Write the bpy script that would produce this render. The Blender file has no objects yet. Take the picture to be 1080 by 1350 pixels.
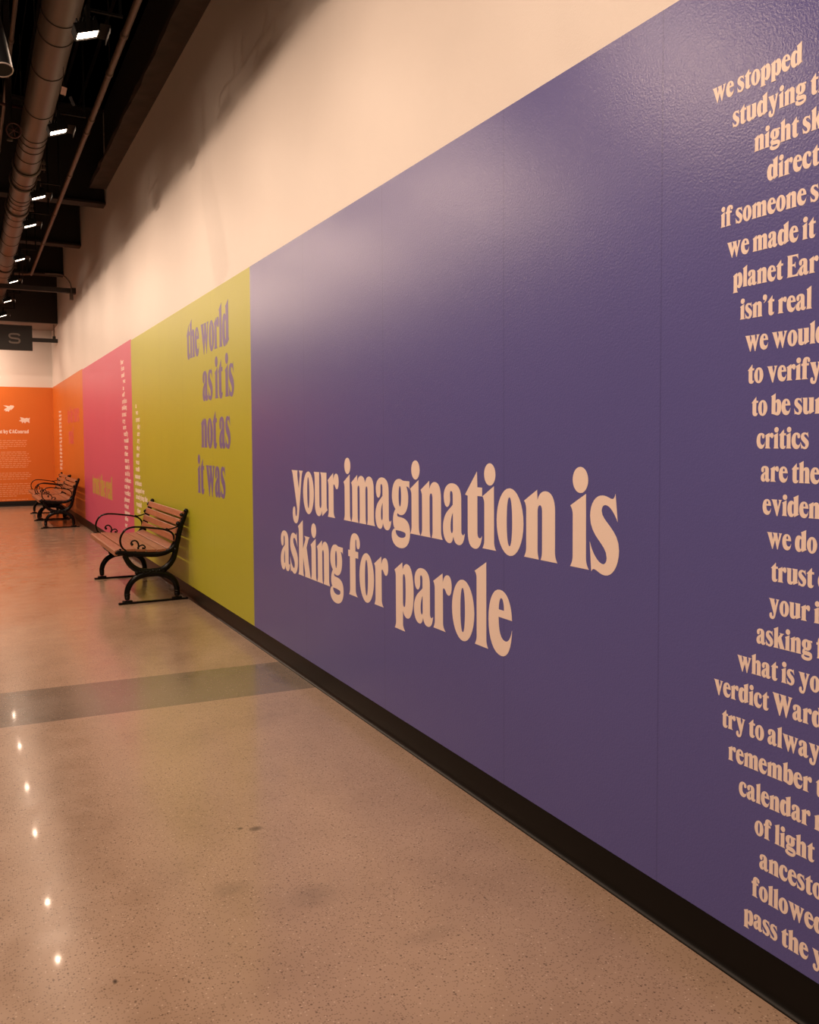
import bpy, bmesh, math, random
from mathutils import Vector, Matrix

random.seed(7)
C = bpy.context.scene.collection
SC = bpy.context.scene
PI = math.pi

# ------------------------------------------------------------------ camera
YAW = 0.4811; PITCH = math.radians(2.63); ROLL = -0.0055
FPX = 1120.0
cam_d = bpy.data.cameras.new('camera'); cam = bpy.data.objects.new('camera', cam_d); C.objects.link(cam)
fw = Vector((math.sin(YAW) * math.cos(PITCH), math.cos(YAW) * math.cos(PITCH), -math.sin(PITCH)))
r0 = Vector((math.cos(YAW), -math.sin(YAW), 0)); u0 = r0.cross(fw)
rt = r0 * math.cos(ROLL) + u0 * math.sin(ROLL); up = -r0 * math.sin(ROLL) + u0 * math.cos(ROLL)
cam.matrix_world = Matrix(((rt.x, up.x, -fw.x, 0), (rt.y, up.y, -fw.y, 0), (rt.z, up.z, -fw.z, 1.5), (0, 0, 0, 1)))
cam_d.sensor_fit = 'VERTICAL'; cam_d.sensor_height = 24.0; cam_d.lens = 24.0 * FPX / 1350.0
cam_d.shift_y = -(675.0 - 632.0) / 1350.0
cam_d.clip_start = 0.05; cam_d.clip_end = 200
SC.camera = cam

# ------------------------------------------------------------------ light levels
LAMP_COL = (1.0, 0.715, 0.52)
ROW_WATTS = 12.0           # each lamp of the row close to the wall
FAR_ROW_WATTS = 114.0      # each lamp of the row further out
END_WATTS = 64.0           # lamps under the header, facing the end wall
LAMP_GLOW = 40.0
LAMP_TILT = math.radians(20)
SC.view_settings.view_transform = 'Standard'; SC.view_settings.look = 'None'
SC.view_settings.gamma = 1.0; SC.view_settings.use_curve_mapping = False
SC.view_settings.exposure = -0.82
SC.cycles.sample_clamp_indirect = 6.0
w = bpy.data.worlds.new('world'); SC.world = w; w.use_nodes = True
w.node_tree.nodes['Background'].inputs[0].default_value = (1.0, 0.75, 0.55, 1)
w.node_tree.nodes['Background'].inputs[1].default_value = 0.02

# ------------------------------------------------------------------ materials
def S(c):
    f = lambda v: (v / 12.92 if v <= 0.04045 else ((v + 0.055) / 1.055) ** 2.4)
    return tuple(f(x / 255.0) for x in c) + (1.0,)

class NT:
    def __init__(s, name):
        s.m = bpy.data.materials.new(name); s.m.use_nodes = True
        s.t = s.m.node_tree; s.b = s.t.nodes['Principled BSDF']
    def n(s, typ, **kw):
        o = s.t.nodes.new(typ)
        for k, v in kw.items(): setattr(o, k, v)
        return o
    def l(s, a, b): s.t.links.new(a, b)
    def math(s, op, a, b=None, c=None):
        o = s.n('ShaderNodeMath', operation=op)
        for i, v in enumerate((a, b, c)):
            if v is None: continue
            if isinstance(v, (int, float)): o.inputs[i].default_value = v
            else: s.l(v, o.inputs[i])
        return o.outputs[0]
    def mix(s, f, a, b):
        o = s.n('ShaderNodeMix', data_type='RGBA')
        for i, v in ((0, f), (6, a), (7, b)):
            if isinstance(v, (int, float, tuple)): o.inputs[i].default_value = v
            else: s.l(v, o.inputs[i])
        return o.outputs[2]
    def noise(s, vec, scale, detail=3, rough=0.5):
        o = s.n('ShaderNodeTexNoise'); o.inputs['Scale'].default_value = scale
        o.inputs['Detail'].default_value = detail; o.inputs['Roughness'].default_value = rough
        s.l(vec, o.inputs['Vector']); return o.outputs['Fac']
    def ramp(s, f, stops):
        o = s.n('ShaderNodeValToRGB'); e = o.color_ramp.elements
        while len(e) < len(stops): e.new(0.5)
        for i, (p, c) in enumerate(stops): e[i].position = p; e[i].color = c
        s.l(f, o.inputs[0]); return o.outputs[0]
    def pos(s): return s.n('ShaderNodeNewGeometry').outputs['Position']
    def bump(s, h, strength, dist):
        o = s.n('ShaderNodeBump'); o.inputs['Strength'].default_value = strength; o.inputs['Distance'].default_value = dist
        s.l(h, o.inputs['Height']); s.l(o.outputs[0], s.b.inputs['Normal'])

def simple(name, col, rough=0.5, metal=0.0, var=0.08, scale=14.0, spec=0.5):
    k = NT(name); p = k.n('ShaderNodeTexCoord').outputs['Object']
    f = k.noise(p, scale)
    c2 = tuple(min(1, x * (1 - var)) for x in col[:3]) + (1,); c1 = tuple(min(1, x * (1 + var)) for x in col[:3]) + (1,)
    k.l(k.mix(f, c2, c1), k.b.inputs['Base Color'])
    k.b.inputs['Roughness'].default_value = rough; k.b.inputs['Metallic'].default_value = metal
    k.b.inputs['Specular IOR Level'].default_value = spec
    return k.m

def painted(name, col, rough=0.42, seams=(), peel=1.0, spec=0.5):
    """roller-textured wall surface, with optional vertical sheet seams at given y"""
    k = NT(name); p = k.pos()
    big = k.noise(p, 1.3, 4)
    base = k.mix(big, tuple(x * 0.95 for x in col[:3]) + (1,), tuple(min(1, x * 1.05) for x in col[:3]) + (1,))
    if seams:
        sep = k.n('ShaderNodeSeparateXYZ'); k.l(p, sep.inputs[0]); tot = None
        for y in seams:
            d = k.math('LESS_THAN', k.math('ABSOLUTE', k.math('SUBTRACT', sep.outputs[1], y)), 0.0028)
            tot = d if tot is None else k.math('ADD', tot, d)
        base = k.mix(k.math('MULTIPLY', tot, 0.35), base, tuple(x * 0.45 for x in col[:3]) + (1,))
    k.l(base, k.b.inputs['Base Color'])
    k.b.inputs['Roughness'].default_value = rough; k.b.inputs['Specular IOR Level'].default_value = spec
    h = k.math('ADD', k.noise(p, 150, 2), k.math('MULTIPLY', k.noise(p, 420, 1), 0.35))
    k.bump(h, 0.22 * peel, 0.0035)
    return k.m

M = {}
M['wall'] = painted('wall_paint', (0.75, 0.69, 0.645, 1), 0.45)
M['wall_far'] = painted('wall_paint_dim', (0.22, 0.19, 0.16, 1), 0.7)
M['purple'] = painted('purple_print', (0.106, 0.104, 0.335, 1), 0.28, (1.935, 2.78, 3.86, 4.985), spec=0.33)
M['green'] = painted('green_print', (0.44, 0.445, 0.024, 1), 0.42, (7.2, 8.3, 9.35, 10.3))
M['pink'] = painted('pink_print', (0.63, 0.088, 0.19, 1), 0.42)
M['orange'] = painted('orange_print', (0.68, 0.165, 0.017, 1), 0.42)
M['cream'] = painted('cream_print', (0.92, 0.77, 0.69, 1), 0.45, peel=0.5)
M['cream_dim'] = simple('pale_peach_print', (0.80, 0.36, 0.18, 1), 0.5)
M['purple_ink'] = painted('purple_ink', (0.175, 0.13, 0.34, 1), 0.45, peel=0.5)
M['green_ink'] = simple('green_ink', (0.50, 0.40, 0.05, 1), 0.45)
M['pink_ink'] = simple('pink_ink', (0.70, 0.10, 0.12, 1), 0.45)
M['rubber'] = simple('black_rubber', (0.004, 0.0034, 0.003, 1), 0.42, spec=0.2)
M['iron'] = simple('black_iron', (0.0015, 0.0013, 0.0012, 1), 0.27, 0.0, 0.2, 40, 0.22)
M['dark_paint'] = simple('black_ceiling_paint', (0.020, 0.015, 0.012, 1), 0.8)
M['deck'] = simple('dark_deck_paint', (0.035, 0.026, 0.020, 1), 0.75)
M['rough_beam'] = simple('fireproofed_beam', (0.06, 0.046, 0.037, 1), 0.9, 0, 0.45, 6)
M['duct'] = simple('duct_metal', (0.085, 0.066, 0.052, 1), 0.45, 0.15, 0.1, 5)
M['pipe'] = simple('pipe_paint', (0.105, 0.072, 0.054, 1), 0.5, 0.1)
M['soffit'] = painted('soffit_paint', (0.20, 0.16, 0.13, 1), 0.7)
M['red'] = simple('red_paint', (0.06, 0.014, 0.011, 1), 0.5)
M['sign'] = simple('sign_black', (0.014, 0.012, 0.011, 1), 0.5)
M['sign_letter'] = simple('sign_grey', (0.17, 0.145, 0.125, 1), 0.5)
M['tag'] = simple('tag_card', (0.75, 0.50, 0.40, 1), 0.6)
M['tag_black'] = simple('tag_black', (0.05, 0.05, 0.055, 1), 0.5)
M['glossy_black'] = simple('gloss_black', (0.006, 0.006, 0.007, 1), 0.42, spec=0.25)
M['lamp_housing'] = simple('lamp_housing', (0.004, 0.0035, 0.003, 1), 0.7, spec=0.1)
M['reflector'] = simple('lamp_bezel', (0.55, 0.5, 0.45, 1), 0.35, 0.6)

def wood():
    k = NT('bench_wood'); tc = k.n('ShaderNodeTexCoord').outputs['Object']
    mp = k.n('ShaderNodeMapping'); mp.inputs['Scale'].default_value = (14, 1.2, 14); k.l(tc, mp.inputs[0])
    f = k.noise(mp.outputs[0], 4, 5, 0.6)
    k.l(k.ramp(f, [(0.25, (0.20, 0.066, 0.030, 1)), (0.5, (0.30, 0.108, 0.052, 1)), (0.8, (0.38, 0.155, 0.080, 1))]), k.b.inputs['Base Color'])
    k.b.inputs['Roughness'].default_value = 0.36
    k.bump(f, 0.12, 0.002)
    return k.m
M['wood'] = wood()

def floor_mat():
    k = NT('polished_concrete'); p = k.pos()
    sep = k.n('ShaderNodeSeparateXYZ'); k.l(p, sep.inputs[0])
    # inlaid darker strip across the corridor
    yy = k.math('ADD', sep.outputs[1], k.math('MULTIPLY', sep.outputs[0], 0.0605))
    strip = k.math('MULTIPLY', k.math('GREATER_THAN', yy, 4.912), k.math('LESS_THAN', yy, 5.597))
    cloud = k.noise(p, 1.1, 5, 0.6); cloud2 = k.noise(p, 4.5, 4, 0.6)
    f = k.math('ADD', k.math('MULTIPLY', cloud, 0.65), k.math('MULTIPLY', cloud2, 0.35))
    base = k.ramp(f, [(0.30, (0.295, 0.200, 0.138, 1)), (0.50, (0.368, 0.255, 0.180, 1)), (0.72, (0.420, 0.295, 0.212, 1))])
    dark = k.ramp(f, [(0.30, (0.140, 0.105, 0.078, 1)), (0.60, (0.190, 0.145, 0.110, 1)), (0.75, (0.215, 0.165, 0.125, 1))])
    base = k.mix(strip, base, dark)
    def cells(scale, lo, hi, seedoff):
        v = k.n('ShaderNodeTexVoronoi'); v.inputs['Scale'].default_value = scale
        mp = k.n('ShaderNodeMapping'); mp.inputs['Location'].default_value = (seedoff, seedoff * 2, 0); k.l(p, mp.inputs[0]); k.l(mp.outputs[0], v.inputs['Vector'])
        sc = k.n('ShaderNodeSeparateColor'); k.l(v.outputs['Color'], sc.inputs[0])
        on = k.math('GREATER_THAN', sc.outputs[0], hi)
        return k.math('MULTIPLY', on, k.math('LESS_THAN', v.outputs['Distance'], lo))
    d1 = cells(150, 0.42, 0.62, 0.0); d2 = cells(75, 0.25, 0.80, 3.1); w1 = cells(95, 0.26, 0.88, 5.7)
    base = k.mix(k.math('MULTIPLY', d1, 0.40), base, (0.10, 0.060, 0.040, 1))
    base = k.mix(k.math('MULTIPLY', d2, 0.65), base, (0.075, 0.045, 0.030, 1))
    base = k.mix(k.math('MULTIPLY', w1, 0.40), base, (0.72, 0.56, 0.44, 1))
    # scuffs and stains
    for (x, y, rx, ry, a) in SCUFFS:
        dx = k.math('DIVIDE', k.math('SUBTRACT', sep.outputs[0], x), rx); dy = k.math('DIVIDE', k.math('SUBTRACT', sep.outputs[1], y), ry)
        d = k.math('ADD', k.math('MULTIPLY', dx, dx), k.math('MULTIPLY', dy, dy))
        msk = k.math('MULTIPLY', k.math('SUBTRACT', 1.0, k.math('SMOOTH_MIN', d, 1.0, 0.2)), a)
        mk = k.n('ShaderNodeClamp'); k.l(msk, mk.inputs[0])
        base = k.mix(mk.outputs[0], base, (0.06, 0.038, 0.026, 1))
    k.l(base, k.b.inputs['Base Color'])
    rr = k.ramp(cloud2, [(0.3, (0.17, 0.17, 0.17, 1)), (0.7, (0.26, 0.26, 0.26, 1))])
    k.l(rr, k.b.inputs['Roughness'])
    k.b.inputs['Specular IOR Level'].default_value = 0.65
    k.b.inputs['Coat Weight'].default_value = 0.10; k.b.inputs['Coat Roughness'].default_value = 0.045
    h = k.math('ADD', k.math('MULTIPLY', k.noise(p, 300, 1), 0.5), k.noise(p, 30, 2))
    k.bump(h, 0.05, 0.002)
    return k.m
SCUFFS = [(0.957, 3.14, 0.032, 0.024, 0.75), (0.905, 3.17, 0.014, 0.012, 0.9), (0.33, 2.42, 0.008, 0.014, 1.0), (0.98, 2.58, 0.10, 0.09, 0.25), (0.75, 2.75, 0.08, 0.06, 0.2), (1.2, 2.2, 0.12, 0.05, 0.18), (1.72, 5.05, 0.06, 0.18, 0.35)]
M['floor'] = floor_mat()

def emissive(name, col, power):
    k = NT(name); k.b.inputs['Base Color'].default_value = (0.8, 0.8, 0.8, 1)
    k.b.inputs['Emission Color'].default_value = tuple(col) + (1,); k.b.inputs['Emission Strength'].default_value = power
    return k.m
M['lamp'] = emissive('lamp_glow', LAMP_COL, LAMP_GLOW)

# ------------------------------------------------------------------ mesh helpers
def obj(name, bm, mat, parent=None, smooth=False):
    me = bpy.data.meshes.new(name)
    bmesh.ops.recalc_face_normals(bm, faces=bm.faces[:])
    bm.to_mesh(me); bm.free()
    if smooth:
        for p in me.polygons: p.use_smooth = True
    me.materials.append(M[mat] if isinstance(mat, str) else mat)
    o = bpy.data.objects.new(name, me); C.objects.link(o)
    if parent: o.parent = parent
    return o
def smooth_by_angle(o, ang=40):
    me = o.data
    for p in me.polygons: p.use_smooth = True
    b = bmesh.new(); b.from_mesh(me)
    for e in b.edges:
        if len(e.link_faces) == 2 and e.calc_face_angle(0) > math.radians(ang): e.smooth = False
    b.to_mesh(me); b.free()
    return o
def tag(o, label, cat, group=None):
    o['label'] = label; o['category'] = cat
    if group: o['group'] = group
    return o
def thing(name, label, cat, loc=(0, 0, 0), group=None):
    o = bpy.data.objects.new(name, None); C.objects.link(o); o.location = loc; o.empty_display_size = 0.1
    return tag(o, label, cat, group)
def struct(o): o['kind'] = 'structure'; return o
def box(bm, x0, x1, y0, y1, z0, z1, bev=0.0):
    r = bmesh.ops.create_cube(bm, size=1.0)
    vs = r['verts']
    for v in vs:
        v.co = Vector((x0 + (v.co.x + .5) * (x1 - x0), y0 + (v.co.y + .5) * (y1 - y0), z0 + (v.co.z + .5) * (z1 - z0)))
    if bev > 0:
        es = list({e for v in vs for e in v.link_edges})
        bmesh.ops.bevel(bm, geom=es, offset=bev, segments=2, affect='EDGES', profile=0.5)
def boxo(name, mat, dims, parent=None, bev=0.0):
    bm = bmesh.new(); box(bm, *dims, bev=bev); return obj(name, bm, mat, parent)
def smoothpath(pts, n=6):
    pts = [Vector(p) for p in pts]; out = []
    for i in range(len(pts) - 1):
        p0 = pts[max(i - 1, 0)]; p1 = pts[i]; p2 = pts[i + 1]; p3 = pts[min(i + 2, len(pts) - 1)]
        for k in range(n):
            t = k / n
            out.append(0.5 * ((2 * p1) + (-p0 + p2) * t + (2 * p0 - 5 * p1 + 4 * p2 - p3) * t * t + (-p0 + 3 * p1 - 3 * p2 + p3) * t ** 3))
    out.append(pts[-1]); return out
def sweep(bm, pts, ra, rb=None, seg=8, side=None, square=False):
    """tube along pts; ra half-width in the plane normal to `side`, rb half-width along `side`"""
    n = len(pts); pts = [Vector(p) for p in pts]
    if not hasattr(ra, '__len__'): ra = [ra] * n
    if rb is None: rb = ra
    elif not hasattr(rb, '__len__'): rb = [rb] * n
    rings = []; prev = None
    for i in range(n):
        t = (pts[min(i + 1, n - 1)] - pts[max(i - 1, 0)]).normalized()
        if side is not None: s = Vector(side)
        else:
            s = prev if prev is not None else (Vector((0, 0, 1)) if abs(t.z) < 0.9 else Vector((1, 0, 0)))
        s = (s - t * s.dot(t)).normalized(); prev = s
        q = t.cross(s)
        ring = []
        for k in range(seg):
            a = 2 * PI * (k + 0.5) / seg; ca, sa = math.cos(a), math.sin(a)
            if square:
                ca = max(-1, min(1, ca * 1.35)); sa = max(-1, min(1, sa * 1.35))
            ring.append(bm.verts.new(pts[i] + q * (ca * ra[i]) + s * (sa * rb[i])))
        rings.append(ring)
    for i in range(n - 1):
        for k in range(seg):
            bm.faces.new((rings[i][k], rings[i][(k + 1) % seg], rings[i + 1][(k + 1) % seg], rings[i + 1][k]))
    bm.faces.new(rings[0][::-1]); bm.faces.new(rings[-1])
def tube(bm, a, b, r, seg=12): sweep(bm, [a, b], r, None, seg)
def ball(bm, c, r, sx=1, sy=1, sz=1):
    res = bmesh.ops.create_uvsphere(bm, u_segments=12, v_segments=8, radius=r)
    for v in res['verts']: v.co = Vector((v.co.x * sx, v.co.y * sy, v.co.z * sz)) + Vector(c)
def ringtorus(bm, c, axis, R, r, segR=32, segr=8):
    a = Vector(axis).normalized(); s = a.orthogonal().normalized(); q = a.cross(s); rings = []
    for i in range(segR):
        t = 2 * PI * i / segR; d = s * math.cos(t) + q * math.sin(t)
        rings.append([bm.verts.new(Vector(c) + d * (R + r * math.cos(2 * PI * k / segr)) + a * (r * math.sin(2 * PI * k / segr))) for k in range(segr)])
    for i in range(segR):
        for k in range(segr):
            bm.faces.new((rings[i][k], rings[(i + 1) % segR][k], rings[(i + 1) % segR][(k + 1) % segr], rings[i][(k + 1) % segr]))

# ------------------------------------------------------------------ the setting
WX = 1.872                                  # face of the long wall
YE = 21.95                                  # face of the end wall
XL = -3.4; YB = -4.0; ZC = 6.3
struct(boxo('floor', 'floor', (XL - .2, WX + .2, YB - .2, YE + .2, -0.2, 0)))
struct(boxo('wall_right', 'wall', (WX, WX + .2, YB - .2, YE + .2, 0, ZC)))
struct(boxo('wall_end', 'wall', (XL - .2, WX, YE, YE + .2, 0, ZC)))
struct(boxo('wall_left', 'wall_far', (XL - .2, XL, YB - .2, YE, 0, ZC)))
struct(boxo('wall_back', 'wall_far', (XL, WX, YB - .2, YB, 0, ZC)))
bm = bmesh.new()                            # ribbed steel deck
prof = []; x = XL - .2
while x < WX + .2:
    prof += [(x, ZC), (x + .10, ZC), (x + .12, ZC - .06), (x + .22, ZC - .06), (x + .24, ZC)]; x += .24
lo = [bm.verts.new((a, YB - .2, b)) for a, b in prof]; hi = [bm.verts.new((a, YE + .2, b)) for a, b in prof]
for i in range(len(prof) - 1):
    if prof[i] != prof[i + 1]: bm.faces.new((lo[i], lo[i + 1], hi[i + 1], hi[i]))
bmesh.ops.solidify(bm, geom=bm.faces[:], thickness=0.03)
struct(obj('ceiling', bm, 'deck'))
struct(boxo('trim_1', 'dark_paint', (WX - .006, WX - .0005, YB, 12.9, 5.175, ZC - .07)))     # wall head painted black above the ledge
# rubber cove base: vertical face with a rolled toe
def cove(name, p0, p1, nrm):
    bm = bmesh.new(); pr = [(0, 0.127), (0.0045, 0.126), (0.006, 0.122), (0.006, 0.030), (0.0075, 0.018), (0.012, 0.008), (0.019, 0.0035), (0.020, 0.0), (0, 0)]
    p0 = Vector(p0); p1 = Vector(p1); nrm = Vector(nrm)
    A = [bm.verts.new(p0 + nrm * a + Vector((0, 0, b))) for a, b in pr]; B = [bm.verts.new(p1 + nrm * a + Vector((0, 0, b))) for a, b in pr]
    n = len(pr)
    for i in range(n): bm.faces.new((A[i], A[(i + 1) % n], B[(i + 1) % n], B[i]))
    bm.faces.new(A[::-1]); bm.faces.new(B)
    return smooth_by_angle(struct(obj(name, bm, 'rubber')), 35)
cove('baseboard_right', (WX, YB, 0), (WX, YE, 0), (-1, 0, 0))
cove('baseboard_end', (XL, YE, 0), (WX - .02, YE, 0), (0, -1, 0))

# ------------------------------------------------------------------ letterforms (x height 258, ascender 353)
FOOT = 'C6,8 14,20 14,36 '
G = {
'i': (100, 'M0,0 C6,8 14,20 14,36 L14,182 C14,196 8,206 0,213 L84,258 L85,36 C85,20 92,8 100,0 Z E54,304,41,45'),
'l': (101, 'M0,0 C6,8 15,20 15,36 L15,278 C15,292 9,300 0,307 L88,353 L88,36 C88,20 94,8 102,0 Z'),
'n': (203, 'M0,0 C6,8 14,20 14,36 L14,182 C14,196 8,206 0,213 L82,258 L84,219 C92,240 108,255 133,255 C166,255 189,232 189,185 L189,36 C189,20 196,8 203,0 L104,0 C110,10 113,22 113,36 L113,178 C113,192 108,202 100,202 C91,202 85,192 85,178 L85,36 C85,22 88,10 93,0 Z'),
'h': (203, 'M0,0 C6,8 14,20 14,36 L14,278 C14,292 8,300 0,307 L84,353 L85,224 C94,242 110,255 133,255 C166,255 189,232 189,185 L189,36 C189,20 196,8 203,0 L104,0 C110,10 113,22 113,36 L113,178 C113,192 108,202 100,202 C91,202 85,192 85,178 L85,36 C85,22 88,10 93,0 Z'),
'm': (303, 'M0,0 C6,8 14,20 14,36 L14,182 C14,196 8,206 0,213 L80,258 L82,219 C90,240 106,255 130,255 C156,255 174,244 182,218 C192,242 208,255 232,255 C265,255 288,232 288,185 L288,36 C288,20 295,8 302,0 L204,0 C210,10 213,22 213,36 L213,178 C213,192 208,202 200,202 C191,202 186,192 186,178 L186,36 C186,22 189,10 194,0 L103,0 C109,10 112,22 112,36 L112,178 C112,192 107,202 99,202 C90,202 84,192 84,178 L84,36 C84,22 87,10 92,0 Z'),
'u': (214, 'M0,256 L86,256 L86,66 C86,50 92,42 101,42 C111,42 119,52 120,68 L120,214 C120,234 115,247 104,256 L200,256 L200,62 C200,52 206,44 214,38 L130,-4 L124,30 C116,6 100,-8 76,-8 C40,-8 14,14 14,66 L14,214 C14,232 8,246 0,256 Z'),
'o': (182, 'E91,123,91,132 H89,124,19,96'),
'a': (183, 'M155,190 C155,232 128,256 78,256 C35,256 7,228 7,198 C7,172 18,150 35,150 C54,150 64,172 62,192 C61,206 60,222 71,222 C82,222 85,212 85,200 L85,163 C60,143 30,132 14,105 C4,88 0,76 0,58 C0,20 20,-8 53,-8 C72,-8 84,4 89,26 C96,4 110,-8 134,-8 C164,-8 180,14 183,46 L172,38 C164,36 155,42 155,52 Z M86,128 L86,56 C86,46 82,38 76,38 C69,38 65,48 65,66 C65,92 74,114 86,128 Z'),
's': (147, 'M127,265 L138,174 C124,200 102,226 80,226 C66,226 60,216 60,205 C60,170 145,150 145,82 C145,28 112,-8 78,-8 C50,-8 38,6 22,6 C16,6 12,2 9,-3 L0,97 C14,60 42,28 66,28 C78,28 86,38 86,52 C86,98 2,112 2,184 C2,228 30,257 64,257 C88,257 98,248 112,248 C119,248 124,256 127,265 Z'),
't': (131, 'M0,213 L93,313 L96,248 L132,248 L132,212 L96,212 L96,62 C96,46 102,38 112,38 C121,38 127,43 131,50 C127,14 108,-9 76,-9 C40,-9 21,14 21,58 L21,209 Z'),
'r': (163, 'M0,0 C6,8 14,20 14,36 L14,182 C14,196 8,206 0,213 L84,258 L87,217 C94,240 108,256 130,256 C152,256 164,236 164,208 C164,182 152,167 137,167 C116,167 112,192 97,193 C90,193 87,190 87,182 L87,36 C87,20 96,8 110,0 Z'),
'y': (204, 'M0,256 L112,256 C106,244 104,232 106,220 L129,140 L150,222 C152,236 146,247 134,256 L205,256 C194,246 186,234 182,216 L134,2 C122,-56 108,-85 70,-85 C36,-85 14,-58 14,-22 C14,2 26,22 42,22 C60,22 62,6 62,-12 C62,-30 70,-39 80,-39 C90,-39 93,-24 97,12 L26,214 C22,236 12,248 0,256 Z'),
'v': (204, 'M0,256 L112,256 C104,246 103,236 106,220 L131,132 L152,222 C154,236 148,247 136,256 L205,256 C194,246 187,234 182,214 L123,-14 L107,-14 L26,220 C20,238 10,248 0,256 Z'),
'w': (296, 'M0,256 L100,256 C94,246 94,236 97,222 L118,134 L134,206 C130,232 122,248 110,256 L206,256 C198,246 198,236 201,222 L222,130 L242,222 C245,236 240,247 228,256 L296,256 C286,246 279,234 274,214 L213,-14 L203,-14 L160,136 L117,-14 L107,-14 L22,220 C18,238 10,248 0,256 Z'),
'g': (194, 'M84,256 C105,256 112,249 132,248 L190,248 L190,212 C180,222 170,222 158,222 C172,204 178,186 178,166 C178,112 146,80 98,80 C86,80 76,82 66,88 C56,80 58,70 76,70 C160,70 195,52 195,-2 C195,-50 154,-82 90,-82 C36,-82 0,-58 0,-28 C0,-8 12,4 34,10 C18,18 14,38 16,58 C18,78 28,96 44,106 C18,122 5,142 5,168 C5,222 36,256 84,256 Z H91,171,14,50 M43,2 C80,4 120,2 140,-2 C152,-4 152,-14 146,-20 C128,-32 88,-34 66,-26 C50,-20 42,-10 43,2 Z'),
'f': (146, 'M8,0 C16,8 23,20 23,36 L23,212 L0,212 L0,248 L23,248 C24,312 44,347 92,347 C134,347 157,320 157,292 C157,274 146,264 134,264 C118,264 112,278 112,292 C112,304 110,314 104,314 C98,314 97,304 97,290 L97,248 L134,248 L134,212 L97,212 L97,36 C97,20 108,8 124,0 Z'),
'k': (218, 'M0,0 C8,8 16,20 16,36 L16,278 C16,292 10,300 0,307 L88,353 L88,172 C100,192 118,214 132,236 C134,246 122,252 110,256 L206,256 C194,248 184,240 178,228 L150,186 L206,26 C210,14 214,6 221,0 L118,0 C124,8 124,18 122,28 L90,124 L88,36 C88,20 94,8 102,0 Z'),
'p': (200, 'M0,-76 C8,-66 14,-56 14,-42 L14,182 C14,196 8,206 0,213 L84,258 L88,222 C98,244 112,256 134,256 C176,256 200,206 200,124 C200,44 174,-8 134,-8 C112,-8 98,4 88,24 L88,-42 C88,-56 98,-66 110,-76 Z M89,70 L89,180 C89,194 94,204 102,204 C113,204 119,186 119,124 C119,62 113,42 102,42 C94,42 89,52 89,70 Z'),
'b': (200, 'M0,307 L88,353 L88,222 C98,244 112,256 134,256 C176,256 200,206 200,124 C200,44 172,-8 126,-8 C92,-8 70,14 14,20 L14,278 C14,292 10,300 0,307 Z M89,70 L89,180 C89,194 94,204 102,204 C113,204 119,186 119,124 C119,62 113,42 102,42 C94,42 89,52 89,70 Z'),
'd': (214, 'M200,353 L200,62 C200,52 206,44 214,38 L130,-4 L122,26 C112,4 96,-8 72,-8 C26,-8 0,48 0,124 C0,206 28,256 72,256 C92,256 106,246 118,228 L118,282 C118,294 114,300 104,307 Z M117,180 L117,70 C117,54 112,42 102,42 C90,42 82,66 82,124 C82,184 90,204 102,204 C112,204 117,194 117,180 Z'),
'e': (167, 'M167,146 L73,146 C73,88 88,56 120,56 C142,56 158,76 166,108 C164,40 140,-8 92,-8 C36,-8 0,44 0,126 C0,204 34,256 82,256 C132,256 162,214 167,146 Z M74,176 L112,176 C111,206 104,224 92,224 C82,224 75,204 74,176 Z'),
'c': (165, 'M166,108 C164,40 138,-8 92,-8 C36,-8 0,44 0,126 C0,204 34,256 86,256 C130,256 158,232 158,200 C158,178 148,164 132,164 C112,164 108,180 108,198 C108,212 104,222 95,222 C80,222 73,186 73,130 C73,82 92,56 120,56 C142,56 158,76 166,108 Z'),
'E': (214, 'M0,345 L205,345 L208,258 C196,300 176,318 150,318 L112,318 C104,318 100,314 100,304 L100,196 L120,196 C140,196 148,206 152,226 L160,226 L160,134 L152,134 C148,156 140,166 120,166 L100,166 L100,44 C100,32 106,28 116,28 L146,28 C184,28 204,56 214,100 L208,0 L0,0 C12,8 18,18 18,34 L18,311 C18,327 12,337 0,345 Z'),
"'": (92, 'M42,350 C66,350 84,332 84,300 C84,262 60,228 22,212 L20,222 C40,236 48,250 48,262 C44,258 38,256 32,258 C12,262 4,280 4,302 C4,330 18,350 42,350 Z'),
'A': (240, 'M96,350 L142,350 L226,40 C230,18 238,8 250,0 L130,0 C144,8 146,18 142,36 L136,76 L66,76 L58,36 C56,18 62,8 74,0 L0,0 C14,10 22,22 28,44 Z M74,108 L128,108 L102,236 Z'),
}
G['W'] = (385, G['w'][1]); G['C'] = (222, G['c'][1])
XF = {'W': (1.3, 1.33), 'C': (1.34, 1.36)}

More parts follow.
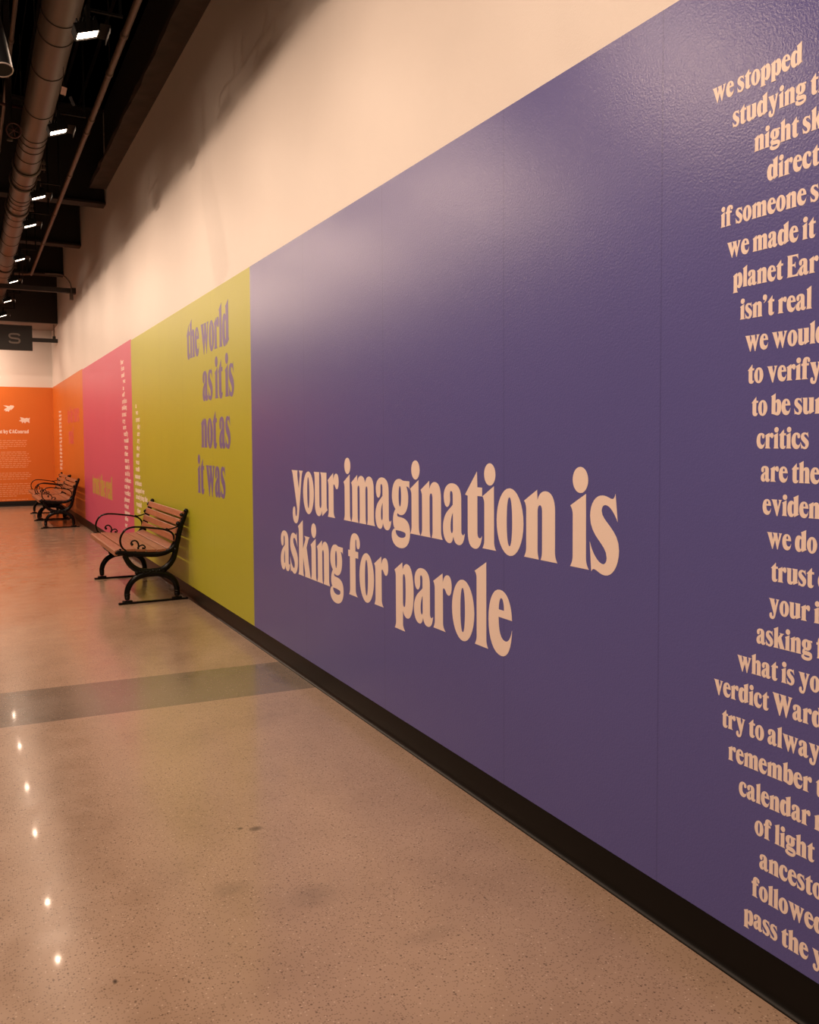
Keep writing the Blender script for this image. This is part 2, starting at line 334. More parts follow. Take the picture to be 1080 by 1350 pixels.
def glyph_splines(ch):
    """-> list of closed bezier splines [(left, co, right), ...]"""
    out = []; cur = []; pen = None
    sx, sy = XF.get(ch, (1, 1))
    def P(s): a, b = s.split(','); return Vector((float(a) * sx, float(b) * sy, 0))
    toks = G[ch][1].replace('C', ' C ').replace('L', ' L ').replace('M', ' M ').replace('Z', ' Z ').split()
    i = 0
    def close():
        nonlocal cur
        if len(cur) > 1:
            if (cur[0][1] - cur[-1][1]).length < 1e-4:
                cur[0][0] = cur[-1][0]; cur.pop()
            out.append(cur)
        cur = []
    while i < len(toks):
        t = toks[i]
        if t == 'M': close(); p = P(toks[i + 1]); cur = [[p.copy(), p, p.copy()]]; i += 2
        elif t == 'L': p = P(toks[i + 1]); cur.append([p.copy(), p, p.copy()]); i += 2
        elif t == 'C':
            a, b, p = P(toks[i + 1]), P(toks[i + 2]), P(toks[i + 3]); cur[-1][2] = a; cur.append([b, p, p.copy()]); i += 4
        elif t == 'Z': close(); i += 1
        elif t[0] in 'EH':
            cx, cy, rx, ry = [float(v) for v in t[1:].split(',')]; k = 0.5523 if t[0] == 'E' else 0.62
            pts = [(rx, 0), (0, ry), (-rx, 0), (0, -ry)]; tg = [(0, ry), (-rx, 0), (0, -ry), (rx, 0)]; s = []
            for (px, py), (tx, ty) in zip(pts, tg):
                s.append([Vector(((cx + px - tx * k) * sx, (cy + py - ty * k) * sy, 0)), Vector(((cx + px) * sx, (cy + py) * sy, 0)), Vector(((cx + px + tx * k) * sx, (cy + py + ty * k) * sy, 0))])
            close(); out.append(s); i += 1
    close(); return out
def text_width(s, gap=4, space=72):
    return sum(space if c == ' ' else G[c][0] + gap for c in s) - gap
def text_splines(s, x0=0, y0=0, sc=1.0, wf=1.0, gap=4, space=72):
    x = 0; res = []
    for c in s:
        if c == ' ': x += space - 4; continue
        for sp in glyph_splines(c):
            res.append([[Vector(((x + v.x) * sc * wf + x0, v.y * sc + y0, 0)) for v in pt] for pt in sp])
        x += G[c][0] + gap
    return res
ROT_WALL = Matrix(((0, 0, -1), (-1, 0, 0), (0, 1, 0)))       # text x -> -Y, text y -> Z, out of wall -> -X
ROT_END = Matrix(((1, 0, 0), (0, 0, -1), (0, 1, 0)))
def lettering(name, splines, mat, parent, wall, ext=0.0004, res=8, off=0.0):
    cu = bpy.data.curves.new(name, 'CURVE'); cu.dimensions = '2D'; cu.fill_mode = 'BOTH'; cu.extrude = ext; cu.resolution_u = res
    for sp in splines:
        b = cu.splines.new('BEZIER'); b.bezier_points.add(len(sp) - 1); b.use_cyclic_u = True
        for p, (l, c, r) in zip(b.bezier_points, sp):
            p.handle_left_type = p.handle_right_type = 'FREE'; p.co = c; p.handle_left = l; p.handle_right = r
    tmp = bpy.data.objects.new(name + '_tmp', cu); C.objects.link(tmp)
    dg = bpy.context.evaluated_depsgraph_get()
    me = bpy.data.meshes.new_from_object(tmp.evaluated_get(dg)); me.name = name
    bpy.data.objects.remove(tmp); bpy.data.curves.remove(cu)
    R = ROT_WALL if wall == 'side' else ROT_END
    T = Matrix.Translation(Vector((PX - ext - off, 0, 0)) if wall == 'side' else Vector((0, PYE - ext - off, 0))) @ R.to_4x4()
    me.transform(T); me.materials.clear(); me.materials.append(M[mat])
    o = bpy.data.objects.new(name, me); C.objects.link(o)
    if parent: o.parent = parent
    return o

# ------------------------------------------------------------------ the printed wall panels
PX = WX - 0.0036; PYE = YE - 0.0036
def panel(mat, y0, y1, label, z1=2.77):
    return tag(boxo('mural_panel', mat, (PX, WX - .0006, y0, y1, 0.1275, z1)), label, 'wall mural', 'coloured mural panels along the wall')
EDGES = [1.05, 6.08, 11.105, 16.10, YE - 0.0045]
purple = panel('purple', EDGES[0], EDGES[1], 'big purple mural panel with large cream lettering and a poem column')
green = panel('green', EDGES[1], EDGES[2], 'lime green mural panel with purple lettering behind the nearest bench')
pink = panel('pink', EDGES[2], EDGES[3], 'pink mural panel between the lime green and orange ones', 2.785)
orange = panel('orange', EDGES[3], EDGES[4], 'narrow looking orange mural panel on the long wall behind the far benches', 2.80)
orange_end = tag(boxo('mural_panel', 'orange', (XL + .001, PX - .001, PYE, YE - .0006, 0.1275, 2.80)), 'orange introduction panel with bird pictures on the end wall', 'wall mural', 'coloured mural panels along the wall')

def line(panel_, s, u0, u1, z, mat, sc=0.001, gap=4, space=72):
    wf = 1.0
    if u1 is not None: wf = (u1 - u0) / ((text_width(s, gap, space) - 4 * s.count(' ')) * sc)
    return lettering('lettering', text_splines(s, u0, z, sc, wf, gap, space), mat, panel_, 'side')
BIG = 0.001
line(purple, 'your imagination is', -5.229, -2.112, 1.057, 'cream')['label'] = 'large cream line reading your imagination is'
line(purple, 'asking for parole', -5.462, -2.722, 0.649, 'cream')['label'] = 'large cream line reading asking for parole'
z0 = 2.082; dz = 0.0869
POEM = [(-4, 'we stopped', -1.743), (-3, 'studying the', -1.672), (-2, 'night sky', -1.599), (-1, 'direct', -1.557), (0, 'if someone s', -1.709),
        (1, 'we made it up', -1.686), (2, 'planet Earth', -1.664), (3, "isn't real", -1.639), (4, 'we would', -1.621), (5, 'to verify', -1.611), (6, 'to be sure', -1.597),
        (7, 'critics', -1.579), (8, 'are the', -1.564), (9, 'evidence', -1.557), (10, 'we do', -1.542), (11, 'trust our', -1.528), (12, 'your i', -1.533), (13, 'asking for', -1.571),
        (14, 'what is your', -1.634), (15, 'verdict Warden', -1.715), (16, 'try to always', -1.685), (17, 'remember t', -1.661), (18, 'calendar n', -1.623), (19, 'of light', -1.569),
        (20, 'ancestors', -1.552), (21, 'followed', -1.576), (22, 'pass the y', -1.601)]
for k, s, u in POEM:
    line(purple, s, u, None, z0 - dz * k, 'cream', 0.000159)
for s, u0_, u1_, z in (('the world', -8.09, -6.648, 2.271), ('as it is', -7.516, -6.525, 1.859), ('not as', -7.589, -6.646, 1.447), ('it was', -7.745, -6.817, 1.036)):
    line(green, s, u0_, u1_, z, 'purple_ink')
# far poem columns: only word shapes can be made out in the photograph
COLS = {'g': [(-10.864, -10.792, 1.915, 'a'), (-10.855, -10.696, 1.831, 'we'), (-10.856, -10.594, 1.743, 'trust'), (-10.768, -10.578, 1.657, 'sky'), (-10.778, -10.613, 1.57, 'are'), (-10.788, -10.631, 1.487, 'try'), (-10.833, -10.632, 1.397, 'sky'), (-10.861, -10.667, 1.311, 'our'), (-10.907, -10.677, 1.222, 'was'), (-10.935, -10.669, 1.136, 'would'), (-10.991, -10.627, 1.047, 'someone'), (-10.992, -10.542, 0.963, 'evidence'), (-10.984, -10.384, 0.876, 'stopped we'), (-10.958, -10.19, 0.793, 'studying the'), (-10.94, -10.578, 0.702, 'would'), (-10.904, -10.656, 0.621, 'the')],
        'p': [(-11.925, -11.685, 2.53, 'for'), (-11.882, -11.645, 2.445, 'isn'), (-11.873, -11.635, 2.355, 'and'), (-11.768, -11.565, 2.272, 'we'), (-11.78, -11.677, 2.184, 'a'), (-11.833, -11.637, 2.097, 'of'), (-11.854, -11.487, 2.008, 'critics'), (-11.886, -11.497, 1.926, 'asking'), (-11.887, -11.548, 1.836, 'trust'), (-11.856, -11.629, 1.75, 'try'), (-11.825, -11.569, 1.666, 'are'), (-11.784, -11.45, 1.578, 'verify'), (-11.764, -11.421, 1.49, 'would'), (-11.744, -11.471, 1.402, 'was'), (-11.745, -11.472, 1.315, 'the'), (-11.736, -11.403, 1.228, 'sure'), (-11.726, -11.375, 1.142, 'made it'), (-11.737, -11.375, 1.056, 'as it is'), (-11.769, -11.298, 0.97, 'evidence'), (-11.801, -11.386, 0.883, 'real we'), (-11.812, -11.357, 0.797, 'verdict'), (-11.833, -11.426, 0.711, 'planet'), (-11.844, -11.506, 0.621, 'what'), (-11.834, -11.427, 0.538, 'someone'), (-11.824, -11.566, 0.453, 'do'), (-11.824, -11.637, 0.367, 'or')]}
WORDS = ['we', 'to', 'of', 'is', 'it', 'do']
for pn, rows in ((green, COLS['g']), (pink, COLS['p'])):
    for (u0_, u1_, z, s) in rows:
        line(pn, s, u0_, u1_, z, 'cream', 0.00018)
line(pink, 'trust the real', -15.03, -12.89, 0.655, 'green_ink')['label'] = 'large green line on pink, too slanted to read'
line(orange, 'to be sure', -18.69, -16.69, 1.885, 'pink_ink')['label'] = 'upper large pink line on orange, too slanted to read'
line(orange, 'real', -18.56, -17.70, 1.470, 'pink_ink')['label'] = 'lower large pink line on orange, too slanted to read'
for k in range(16):
    line(orange, WORDS[k % 6], -20.5, -19.95 if k % 3 else -20.0, 2.145 - k * 0.0830, 'cream', 0.00018)
# end wall: title, birds, body text rows
lettering('title_lettering', text_splines('ght by CAConrad', 1.335 - text_width('ght by CAConrad') * .000255, 1.715, 0.000255, 1.0), 'cream', orange_end, 'end')['label'] = 'cream title line ending in CAConrad'
def quad(x0, y0, x1, y1):
    return [[Vector(p + (0,))] * 3 for p in ((x0, y0), (x1, y0), (x1, y1), (x0, y1))]
def poly(pts): return [[Vector((a, b, 0))] * 3 for a, b in pts]
BIRD1 = [(0, 23), (14, 22), (24, 20), (32, 25), (36, 22), (40, 24), (45, 18), (38, 8), (30, 2), (27, 5), (22, -6), (17, -2), (8, -4), (10, 2), (3, 0), (6, 8), (12, 11), (16, 13), (10, 17)]
BIRD2 = [(0, 0), (10, 6), (6, 18), (16, 16), (26, 12), (34, 15), (42, 12), (48, 16), (46, 4), (46, -10), (38, -4), (32, -4), (26, -12), (22, -4), (14, -11), (12, -3)]
for nm, B, x0, zc, s in (('bird_silhouette', BIRD1, 0.800, 2.245, 0.0052), ('bird_silhouette', BIRD2, 1.122, 2.005, 0.0050)):
    lettering(nm, [poly([(x0 + a * s, zc + b * s) for a, b in B])], 'cream', orange_end, 'end')
rng = random.Random(3)
def para(rows):
    sp = []
    for (py, pr) in rows:
        z = ROWZ(py); x1 = ROWX(pr); x = -1.6
        while x < x1:
            wl = rng.uniform(0.03, 0.11); sp.append(quad(x, z - 0.009, min(x + wl, x1), z + 0.009)); x += wl + 0.018
    return lettering('text_paragraph', sp, 'cream_dim', orange_end, 'end')
# rows measured as (image row, right end) of the body copy, converted to wall metres
ROWZ = lambda y: 1.738 - (y - 0.0) * 0.001383 + 0.137
ROWX = lambda x: 0.718 + x * 0.001134
for rows in ([(238, 500), (270, 500), (303, 497), (335, 470), (365, 125)],
             [(432, 480), (462, 530), (495, 510), (530, 545), (560, 515), (592, 580), (628, 520), (660, 510), (690, 490)],
             [(788, 525), (818, 570), (850, 565), (888, 500)],
             [(972, 535), (1010, 575), (1045, 580), (1080, 575), (1112, 560), (1143, 545), (1178, 280)],
             [(1240, 495)]):
    para(rows)

# ------------------------------------------------------------------ overhead
beam_thing = lambda name, mat, dims, label, cat, group=None, bev=0.0: tag(boxo(name, mat, dims, None, bev), label, cat, group)
bm = bmesh.new(); box(bm, 1.655, WX, -2.0, 12.9, 5.10, 5.17)
bmesh.ops.subdivide_edges(bm, edges=[e for e in bm.edges if abs(e.verts[0].co.y - e.verts[1].co.y) > 1], cuts=60, use_grid_fill=True)
for v in bm.verts:
    if v.co.x < WX - .01: v.co += Vector((rng.uniform(-.012, .012), 0, rng.uniform(-.012, .012)))
tag(obj('wall_beam', bm, 'rough_beam'), 'rough grey-brown beam running along the top of the long wall', 'beam')
for yb, lab in ((12.95, 'black ceiling cross beam at the end of the rough wall beam, nearest of them'), (15.85, 'black ceiling cross beam, middle one of the row before the header'), (18.78, 'black ceiling cross beam nearest the header and the hanging sign')):
    t = thing('ceiling_beam', lab, 'beam', (0, yb, 4.9), 'black ceiling cross beams')
    boxo('web', 'dark_paint', (XL, WX, 0.10, 0.14, 0.02, ZC - .09 - 4.9), t)
    boxo('bottom_flange', 'dark_paint', (XL, WX, 0.0, 0.24, 0.0, 0.03), t)
    boxo('top_flange', 'dark_paint', (XL, WX, 0.0, 0.24, ZC - .09 - 4.9, ZC - .06 - 4.9), t)
t = thing('ceiling_header', 'deep dark header box above the end wall with a paler underside', 'beam', (0, 20.3, 4.1))
boxo('fascia', 'dark_paint', (XL, WX, 0, 1.2, 0.012, ZC - .06 - 4.1), t); boxo('soffit', 'soffit', (XL, WX, -0.01, 1.21, 0, 0.012), t)['label'] = 'pale brown underside'

# round duct over the lamp row
DX, DZ, DR = 0.681, 4.575, 0.130
duct = thing('ventilation_duct', 'long round beige-grey metal duct running beside the row of ceiling lamps', 'duct', (DX, 0, DZ))
bm = bmesh.new(); sweep(bm, [(0, y, 0) for y in (-3, 3, 9, 15, 20.25)], DR, None, 40); smooth_by_angle(obj('duct_body', bm, 'duct', duct))
for y in (6.62, 6.95, 7.62, 8.55, 9.25, 9.42, 9.62, 9.95, 10.85, 11.6, 11.78, 12.0, 12.6, 12.95, 13.6, 14.2, 15.0, 15.9, 17.0, 18.2, 19.2):
    bm = bmesh.new(); ringtorus(bm, (0, y, 0), (0, 1, 0), DR + .001, .005, 36, 6); obj('joint_ring', bm, 'dark_paint', duct, True)
for y in (10.4, 11.05, 12.3, 16.4):
    bm = bmesh.new(); sweep(bm, [(math.cos(a) * (DR + .012), y, math.sin(a) * (DR + .012)) for a in [2 * PI * k / 32 for k in range(33)]], .012, .03, 6, (0, 1, 0), True)
    box(bm, DR + .005, DR + .06, y - .012, y + .012, .02, .045); box(bm, DR + .005, DR + .06, y - .012, y + .012, -.045, -.02)
    tube(bm, (DR + .045, y, -.07), (DR + .045, y, .07), .006, 8)
    c = obj('pipe_clamp', bm, 'duct', duct); smooth_by_angle(c)
for y in (-1, 4, 8.9, 11.05, 14.6, 17.6, 19.8):
    bm = bmesh.new(); tube(bm, (0, y, DR - .01), (0, y, ZC - .05 - DZ), .006, 8); obj('hanger_rod', bm, 'dark_paint', duct)

# thin conduit between duct and wall, with an elbow at the far end
t = thing('conduit_pipe', 'thin brown ceiling pipe between the duct and the long wall, turning left', 'pipe', (1.212, 0, 4.75))
bm = bmesh.new(); sweep(bm, smoothpath([(0, -3, 0), (0, 5, 0), (0, 12, 0), (0, 17.6, 0), (-.005, 17.9, 0), (-.12, 18.1, 0), (-.5, 18.12, 0), (-3.5, 18.12, 0)], 8), .027, None, 14); obj('pipe_run', bm, 'pipe', t, True)
for y in (4.2, 7.2, 8.0, 9.2, 9.6, 11.2, 13.2, 15.2):
    bm = bmesh.new(); sweep(bm, [(0, y - .03, 0), (0, y + .03, 0)], .033, None, 14); obj('coupling', bm, 'pipe', t, True)
for y in (2.0, 8.0, 12.4, 15.5, 17.4):
    bm = bmesh.new(); tube(bm, (0, y, .02), (0, y, ZC - .05 - 4.75), .005, 6); obj('hanger_rod', bm, 'dark_paint', t)
# two thin pipes left of the duct
for (x, z, r, mat, lab) in ((0.445, 5.0, .018, 'pipe', 'thin pinkish pipe left of the duct near the picture edge'), (0.33, 5.2, .026, 'deck', 'dark pipe beyond the thin pinkish pipe, furthest from the wall')):
    t = thing('ceiling_pipe', lab, 'pipe', (x, 0, z), 'pipes left of the duct')
    bm = bmesh.new(); sweep(bm, [(0, -3, 0), (0, 8, 0), (0, YE, 0)], r, None, 12); obj('pipe_run', bm, mat, t, True)
    for y in (5.2, 8.3, 11.4):
        bm = bmesh.new(); sweep(bm, [(0, y - .03, 0), (0, y + .03, 0)], r + .006, None, 12); obj('coupling', bm, mat, t, True)
    for y in (4, 10, 16):
        bm = bmesh.new(); tube(bm, (0, y, 0), (0, y, ZC - .05 - z), .005, 6); obj('hanger_rod', bm, 'dark_paint', t)

# lamps in a row, aimed at the wall, hooded level with the lamp face
LX, LZ = 0.725, 4.0
LAMPS = [(5.63, 'warm flood lamp, biggest and brightest, high beside the duct'), (7.47, 'second flood lamp from the top of the lamp row'), (9.54, 'third flood lamp from the top of the lamp row, below two duct clamps'),
         (10.81, 'fourth flood lamp down the row, just under the third'), (12.86, 'fifth flood lamp from the top, before the black cross beams'), (14.65, 'sixth flood lamp from the top, level with the pipe elbow'),
         (16.72, 'seventh flood lamp from the top, third last before the sign'), (18.65, 'furthest flood lamp, just above the hanging sign'),
         (3.75, 'flood lamp overhead out of view, before the biggest one'), (1.9, 'flood lamp overhead above the purple panel, out of view'), (0.05, 'flood lamp overhead beside the viewer, out of view'), (-1.8, 'flood lamp overhead behind the viewer, out of view')]
HL, HW, HT = 0.055, 0.065, 0.05            # half length along Y, half width, depth
def make_lamp(label, loc, watts, stem_top):
    t = thing('flood_lamp', label, 'lamp', loc, 'flood lamps hung from the ceiling')
    tilt = Matrix.Rotation(-LAMP_TILT, 4, 'Y')
    def put(o): o.data.transform(tilt); return o
    bm = bmesh.new()                        # open box: back plate and four rims
    box(bm, -HW - .008, HW + .008, -HL - .008, HL + .008, .0, .05, .006)
    for s in (-1, 1):
        box(bm, -HW - .008, HW + .008, s * (HL + .004) - .004, s * (HL + .004) + .004, -.012, .0)
        box(bm, s * (HW + .004) - .004, s * (HW + .004) + .004, -HL - .008, HL + .008, -.012, .0)
    for k in range(6): box(bm, -HW + .02 + k * .022, -HW + .026 + k * .022, -HL, HL, .05, .075)
    put(obj('housing', bm, 'lamp_housing', t))
    bm = bmesh.new(); box(bm, -HW, HW, -HL, HL, -.003, -.001); put(obj('lamp_glass', bm, 'lamp', t))['label'] = 'glowing white glass'
    ld = bpy.data.lights.new('lamp_light', 'AREA'); ld.shape = 'RECTANGLE'; ld.size = .034; ld.size_y = .034; ld.color = LAMP_COL; ld.energy = watts
    lo_ = bpy.data.objects.new('lamp_light', ld); C.objects.link(lo_); lo_.parent = t
    lo_.matrix_local = tilt @ Matrix.Translation((0, 0, -.006))
    bm = bmesh.new()
    sx = math.cos(LAMP_TILT) * HW; szz = math.sin(LAMP_TILT) * HW
    box(bm, sx + .062, sx + .066, -HL - .05, HL + .05, -.004, szz + .012); box(bm, sx + .004, sx + .062, -HL - .05, HL + .05, szz + .009, szz + .012)
    obj('hood', bm, 'lamp_housing', t)
    bm = bmesh.new()
    for s in (-1, 1): box(bm, -.012, .012, s * (HL + .018) - .003, s * (HL + .018) + .003, -.01, .14)
    box(bm, -.012, .012, -HL - .021, HL + .021, .135, .141); obj('yoke', bm, 'lamp_housing', t)
    bm = bmesh.new(); box(bm, -.012, .215, -.010, .010, .141, .155); tube(bm, (.2, 0, .15), (.2, 0, stem_top - loc[2]), .009, 8); obj('stem', bm, 'lamp_housing', t)
    return t
l0 = make_lamp(LAMPS[0][1], (LX, LAMPS[0][0], LZ), ROW_WATTS, ZC - .05)
def dup(root, loc, label):
    r = root.copy(); C.objects.link(r); r.location = loc; r['label'] = label
    for ch in list(root.children):
        c = ch.copy(); C.objects.link(c); c.parent = r
        for g in ch.children:
            d = g.copy(); C.objects.link(d); d.parent = c
    return r
for y, lab in LAMPS[1:]: dup(l0, (LX, y, LZ), lab)
# the second row, left of the picture, washes the same wall from further off
far_light = None
for i, y in enumerate((-1.6, 1.3, 4.2, 7.1, 9.8, 12.7, 15.6, 18.6)):
    t = dup(l0, (-0.8, y, LZ - .02), 'flood lamp of the second row further from the wall, out of view, ' + ('first', 'second', 'third', 'fourth', 'fifth', 'sixth', 'seventh', 'last')[i] + ' along')
    for ch in t.children:
        if ch.type == 'LIGHT':
            if far_light is None: far_light = ch.data.copy(); far_light.energy = FAR_ROW_WATTS
            ch.data = far_light

e0 = make_lamp('flood lamp under the header facing the end wall, out of view, nearer the long wall', (0.15, 20.85, 3.88), END_WATTS, 4.1)
e0.rotation_euler = (0, 0, PI / 2)
dup(e0, (-1.25, 20.85, 3.88), 'flood lamp under the header facing the end wall, out of view, middle one')
dup(e0, (-2.65, 20.85, 3.88), 'flood lamp under the header facing the end wall, out of view, the outermost')

# hanging sign on a bar
sg = thing('hanging_sign', 'black hanging sign with pale grey letters on the end of a bar', 'sign', (0.6, 20.4, 3.5))
boxo('sign_board', 'sign', (-1.4, 0.757, -0.03, 0.03, 0.0, 0.545), sg, .004)
bm = bmesh.new()
def letter_s(cx, cz, wd, ht):
    pts = [(wd, ht * .62), (wd * .8, ht * .92), (0, ht), (-wd * .8, ht * .9), (-wd, ht * .5), (-wd * .7, ht * .12), (0, 0), (wd * .8, -ht * .12), (wd, -ht * .5), (wd * .8, -ht * .92), (0, -ht), (-wd * .8, -ht * .92), (-wd, -ht * .6)]
    return smoothpath([(cx + a, -.033, cz + b) for a, b in pts], 4)
sweep(bm, letter_s(.40, .255, .10, .095), .018, .004, 6, (0, 1, 0), True); obj('sign_letter', bm, 'sign_letter', sg)['label'] = 'pale grey letter S'
boxo('mounting_bar', 'sign', (0.757, WX - .6, -.02, .02, .20, .285), sg)
bm = bmesh.new(); tube(bm, (1.2, 0, .28), (1.2, 0, .605), .012, 8); obj('hanger_rod', bm, 'pipe', sg)
bm = bmesh.new(); tube(bm, (-.6, 0, .54), (-.6, 0, .605), .012, 8); obj('hanger_rod', bm, 'pipe', sg)
boxo('bracket', 'sign', (1.17, 1.23, -.03, .03, .28, .34), sg)

# strut bar with a bent conduit hanging between the beams
t = thing('strut_bar', 'dark horizontal strut bar sticking out in front of the long wall', 'bar', (0, 16.2, 4.16))
boxo('bar', 'dark_paint', (XL, 1.78, -.05, .05, -.03, .05), t); boxo('bar_cap', 'dark_paint', (1.72, 1.80, -.06, .06, -.04, .06), t)
bm = bmesh.new(); sweep(bm, smoothpath([(1.3, -.07, .27), (1.56, -.07, .27), (1.68, -.07, .18), (1.72, -.07, .06), (1.72, -.07, -.10)], 6), .012, None, 8); obj('bent_conduit', bm, 'pipe', t, True)
boxo('junction_box', 'pipe', (1.69, 1.75, -.10, -.052, -.16, -.045), t)
bm = bmesh.new(); tube(bm, (.95, 0, .04), (.95, 0, ZC - .05 - 4.16), .008, 8); obj('hanger_rod', bm, 'dark_paint', t)
bm = bmesh.new(); tube(bm, (-1.5, 0, .04), (-1.5, 0, ZC - .05 - 4.16), .008, 8); obj('hanger_rod', bm, 'dark_paint', t)

# black spotlight can at the upper left
t = thing('spotlight_can', 'glossy black spotlight can at the upper left, cut by the picture edge', 'spotlight', (0.232, 5.2, 3.525))
bm = bmesh.new(); AX = Vector((-.06, .15, .39)).normalized(); P0 = Vector((0, 0, 0))
sweep(bm, [P0, P0 + AX * .012, P0 + AX * .30, P0 + AX * .40, P0 + AX * .43], [.054, .056, .054, .044, .015], None, 32); smooth_by_angle(obj('can_body', bm, 'glossy_black', t), 60)
bm = bmesh.new(); ringtorus(bm, P0, AX, .052, .004, 36, 8); obj('rim', bm, 'reflector', t, True)
bm = bmesh.new(); tube(bm, P0 + AX * .42, P0 + AX * .42 + Vector((0, 0, ZC - .05 - 3.525 - .385)), .012, 10); obj('stem', bm, 'lamp_housing', t)

# red hand wheel valve left of the duct
t = thing('hand_wheel_valve', 'red pipe valve with a round hand wheel, left of the duct', 'valve', (0.483, 9.0, 4.457))
bm = bmesh.new(); ringtorus(bm, (0, 0, 0), (.25, -1, -.35), .066, .007, 28, 8); 
for a in (0, 1, 2):
    d = Vector((.25, -1, -.35)).normalized(); s = d.orthogonal().normalized(); s = Matrix.Rotation(a * PI / 3, 3, d) @ s
    tube(bm, s * -.066, s * .066, .004, 6)
obj('hand_wheel', bm, 'red', t, True)
bm = bmesh.new(); tube(bm, (0, 0, 0), (-.03, .14, .05), .014, 8); sweep(bm, smoothpath([(-.03, .16, ZC - .05 - 4.457), (-.03, .16, .6), (-.03, .16, .05), (-.03, .16, -.05)], 4), .03, None, 12); obj('valve_pipe', bm, 'dark_paint', t, True)
bm = bmesh.new(); sweep(bm, [(-.30, .2, .31), (.10, .2, .295)], .014, None, 8); obj('red_pipe', bm, 'red', t, True)
# tags hanging by the duct
t = thing('hanging_tag', 'small cream card tag with a dark clip hanging right of the duct', 'tag', (0.758, 7.30, 4.262))
boxo('card', 'tag', (-.02, .02, -.002, .002, -.03, .03), t).rotation_euler = (.3, .2, 0)
boxo('clip', 'tag_black', (.018, .04, -.002, .002, -.12, -.05), t).rotation_euler = (.0, -.4, 0)
bm = bmesh.new(); tube(bm, (0, 0, .02), (0, 0, DZ - DR - 4.262 + .004), .002, 6); tube(bm, (0, 0, -.03), (.0, 0, -.06), .002, 6); obj('wire', bm, 'dark_paint', t)

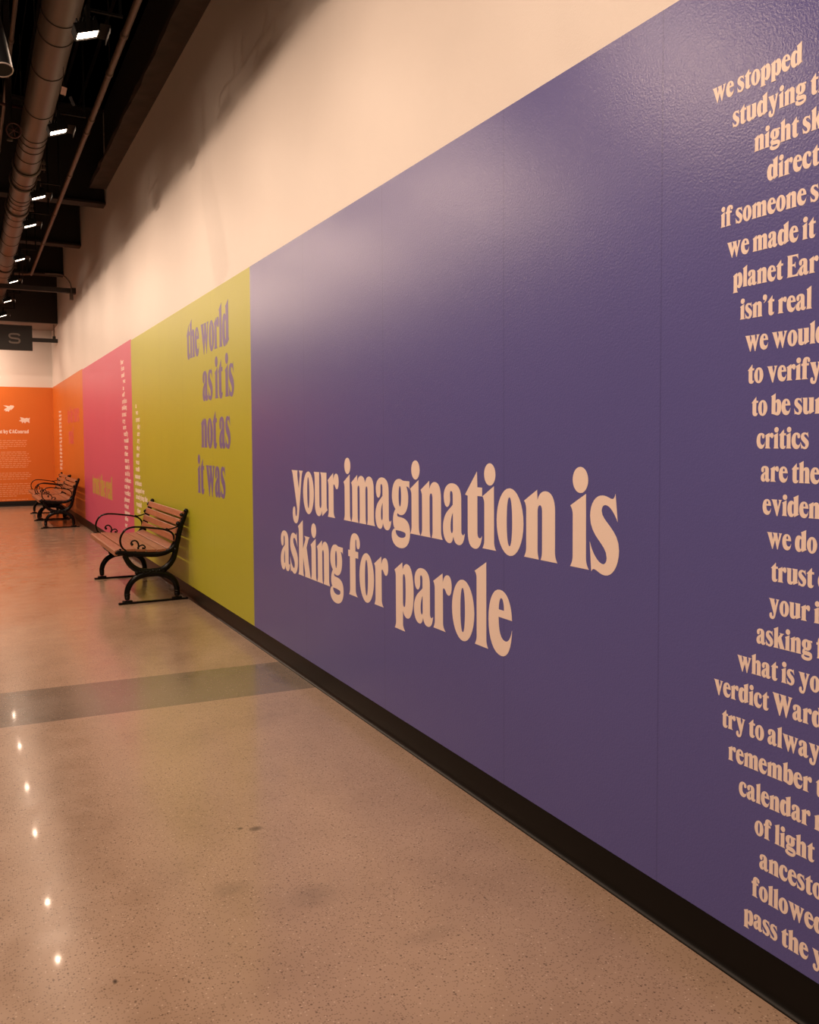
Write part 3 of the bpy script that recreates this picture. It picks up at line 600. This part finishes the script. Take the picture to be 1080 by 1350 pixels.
# ------------------------------------------------------------------ benches
def build_frame(bm_y, t):
    fr = None
    SIDE = (0, 1, 0)
    def sm(pts): return smoothpath([(a, bm_y, b) for a, b in pts], 6)
    # main casting: back post, seat rail, upper U and lower arch
    bm = bmesh.new()
    pts = sm([(.318, .842), (.300, .80), (.272, .735), (.245, .66), (.228, .58), (.208, .522), (.168, .484), (.10, .456), (.02, .447), (-.10, .456), (-.21, .472), (-.30, .486), (-.325, .480)])
    n = len(pts); rr = [.019 + .012 * min(1, i / (n * .25)) for i in range(n)]; rr = [min(r, .026) if i > n * .5 else r for i, r in enumerate(rr)]; rr[-1] = .012
    sweep(bm, pts, rr, .018, 10, SIDE)
    pts = sm([(-.255, .455), (-.232, .405), (-.195, .352), (-.135, .308), (-.06, .289), (.02, .287), (.085, .298), (.14, .335), (.182, .39), (.206, .46), (.226, .56)])
    n = len(pts); rr = [.033 - .009 * abs(2 * i / (n - 1) - 1) for i in range(n)]; sweep(bm, pts, rr, .018, 10, SIDE)
    pts = sm([(-.238, .055), (-.240, .105), (-.222, .165), (-.178, .222), (-.11, .258), (-.02, .270), (.07, .262), (.145, .232), (.195, .180), (.214, .115), (.216, .05)])
    n = len(pts); rr = [.025 + .006 * (1 - abs(2 * i / (n - 1) - 1)) for i in range(n)]; sweep(bm, pts, rr, .020, 10, SIDE)
    for x in (-.238, .215):                 # turned feet
        ball(bm, (x, bm_y, .088), .028, 1, .9, .55); ball(bm, (x, bm_y, .066), .026, 1, .9, .5); ball(bm, (x, bm_y, .048), .024, 1, 1, .5)
        box(bm, x - .045, x + .045, bm_y - .024, bm_y + .024, .018, .034, .006)
    # leaf ornament where the two curves meet, and bosses
    for k in range(9):
        a = -.13 + k * .030
        ball(bm, (a - .02, bm_y, .284 + .010 * (k % 2)), .018, 1, 1.25, 1)
    ball(bm, (.314, bm_y, .842), .023, 1, 1, 1); ball(bm, (.272, bm_y - 0, .806), .020, 1, 1, 1); ball(bm, (.238, bm_y, .725), .022); ball(bm, (.205, bm_y, .48), .020, 1, 1.2, 1)
    ball(bm, (-.325, bm_y, .482), .020, 1, 1, .9); ball(bm, (-.292, bm_y, .507), .014)
    for k in range(5): ball(bm, (-.235 + .012 * k, bm_y, .445), .010)
    fr = smooth_by_angle(obj('side_frame', bm, 'iron', t), 50)
    bm = bmesh.new()
    pts = sm([(.11, .470), (.165, .510), (.195, .565), (.190, .620), (.150, .660), (.08, .682), (-.02, .698), (-.11, .710), (-.175, .712), (-.235, .695), (-.272, .655), (-.290, .605), (-.286, .555), (-.265, .515), (-.235, .495)])
    sweep(bm, pts, .0095, .013, 8, SIDE)
    sweep(bm, sm([(.120, .672), (.18, .680), (.238, .700)]), .007, .010, 8, SIDE)
    ball(bm, (.13, bm_y, .676), .013)
    obj('armrest', bm, 'iron', fr, True)
    bm = bmesh.new()
    sweep(bm, sm([(-.145, .478), (-.130, .520), (-.132, .560), (-.155, .585), (-.183, .582), (-.195, .560), (-.185, .545)]), .008, .009, 8, SIDE); ball(bm, (-.186, bm_y, .552), .013)
    sweep(bm, sm([(-.140, .515), (-.115, .535), (-.088, .540), (-.070, .522), (-.078, .505), (-.092, .508)]), .007, .009, 8, SIDE); ball(bm, (-.088, bm_y, .510), .011)
    obj('scroll', bm, 'iron', fr, True)
    bm = bmesh.new(); box(bm, -.318, .315, bm_y - .02, bm_y + .02, 0, .018, .004); obj('foot_rail', bm, 'iron', fr)
    return fr
HB = 0.823                                   # half spacing of the side frames
def make_bench(label, loc):
    t = thing('park_bench', label, 'bench', loc, 'benches along the mural wall')
    for s in (-1, 1): build_frame(s * HB, t)
    L = HB + .012
    top = [(-.318, .497), (-.222, .500), (-.128, .492), (-.034, .484), (.060, .482), (.150, .500)]
    ang = [.06, 0, -.05, -.03, .06, .33]
    for k in range(6):
        bm = bmesh.new(); hw = .042
        box(bm, -hw, hw, -L, L, -.026 if k == 0 else -.012, .012, .005)
        if k == 0: box(bm, -hw - .006, -hw + .02, -L, L, -.040, .008, .006)
        bm.transform(Matrix.Translation((top[k][0] + .02, 0, top[k][1])) @ Matrix.Rotation(-ang[k], 4, 'Y')); obj('seat_slat', bm, 'wood', t)
    bk = [(.216, .585), (.236, .660), (.262, .735), (.290, .808)]
    for k in range(4):
        bm = bmesh.new(); box(bm, -.011, .011, -L, L, -.031, .031, .005)
        bm.transform(Matrix.Translation((bk[k][0] - .012, 0, bk[k][1])) @ Matrix.Rotation(.30 + .02 * k, 4, 'Y')); obj('back_slat', bm, 'wood', t)
    return t
BX = 1.528
b0 = make_bench('wooden slatted bench with black iron frame, nearest, against the lime green panel', (BX, 8.125 + HB, 0))
dup(b0, (BX - .085, 16.02 + HB, 0), 'wooden slatted bench with black iron frame against the orange panel, nearer of the far pair')
dup(b0, (BX - .035, 17.90 + HB, 0), 'wooden slatted bench with black iron frame, furthest, by the end wall corner')
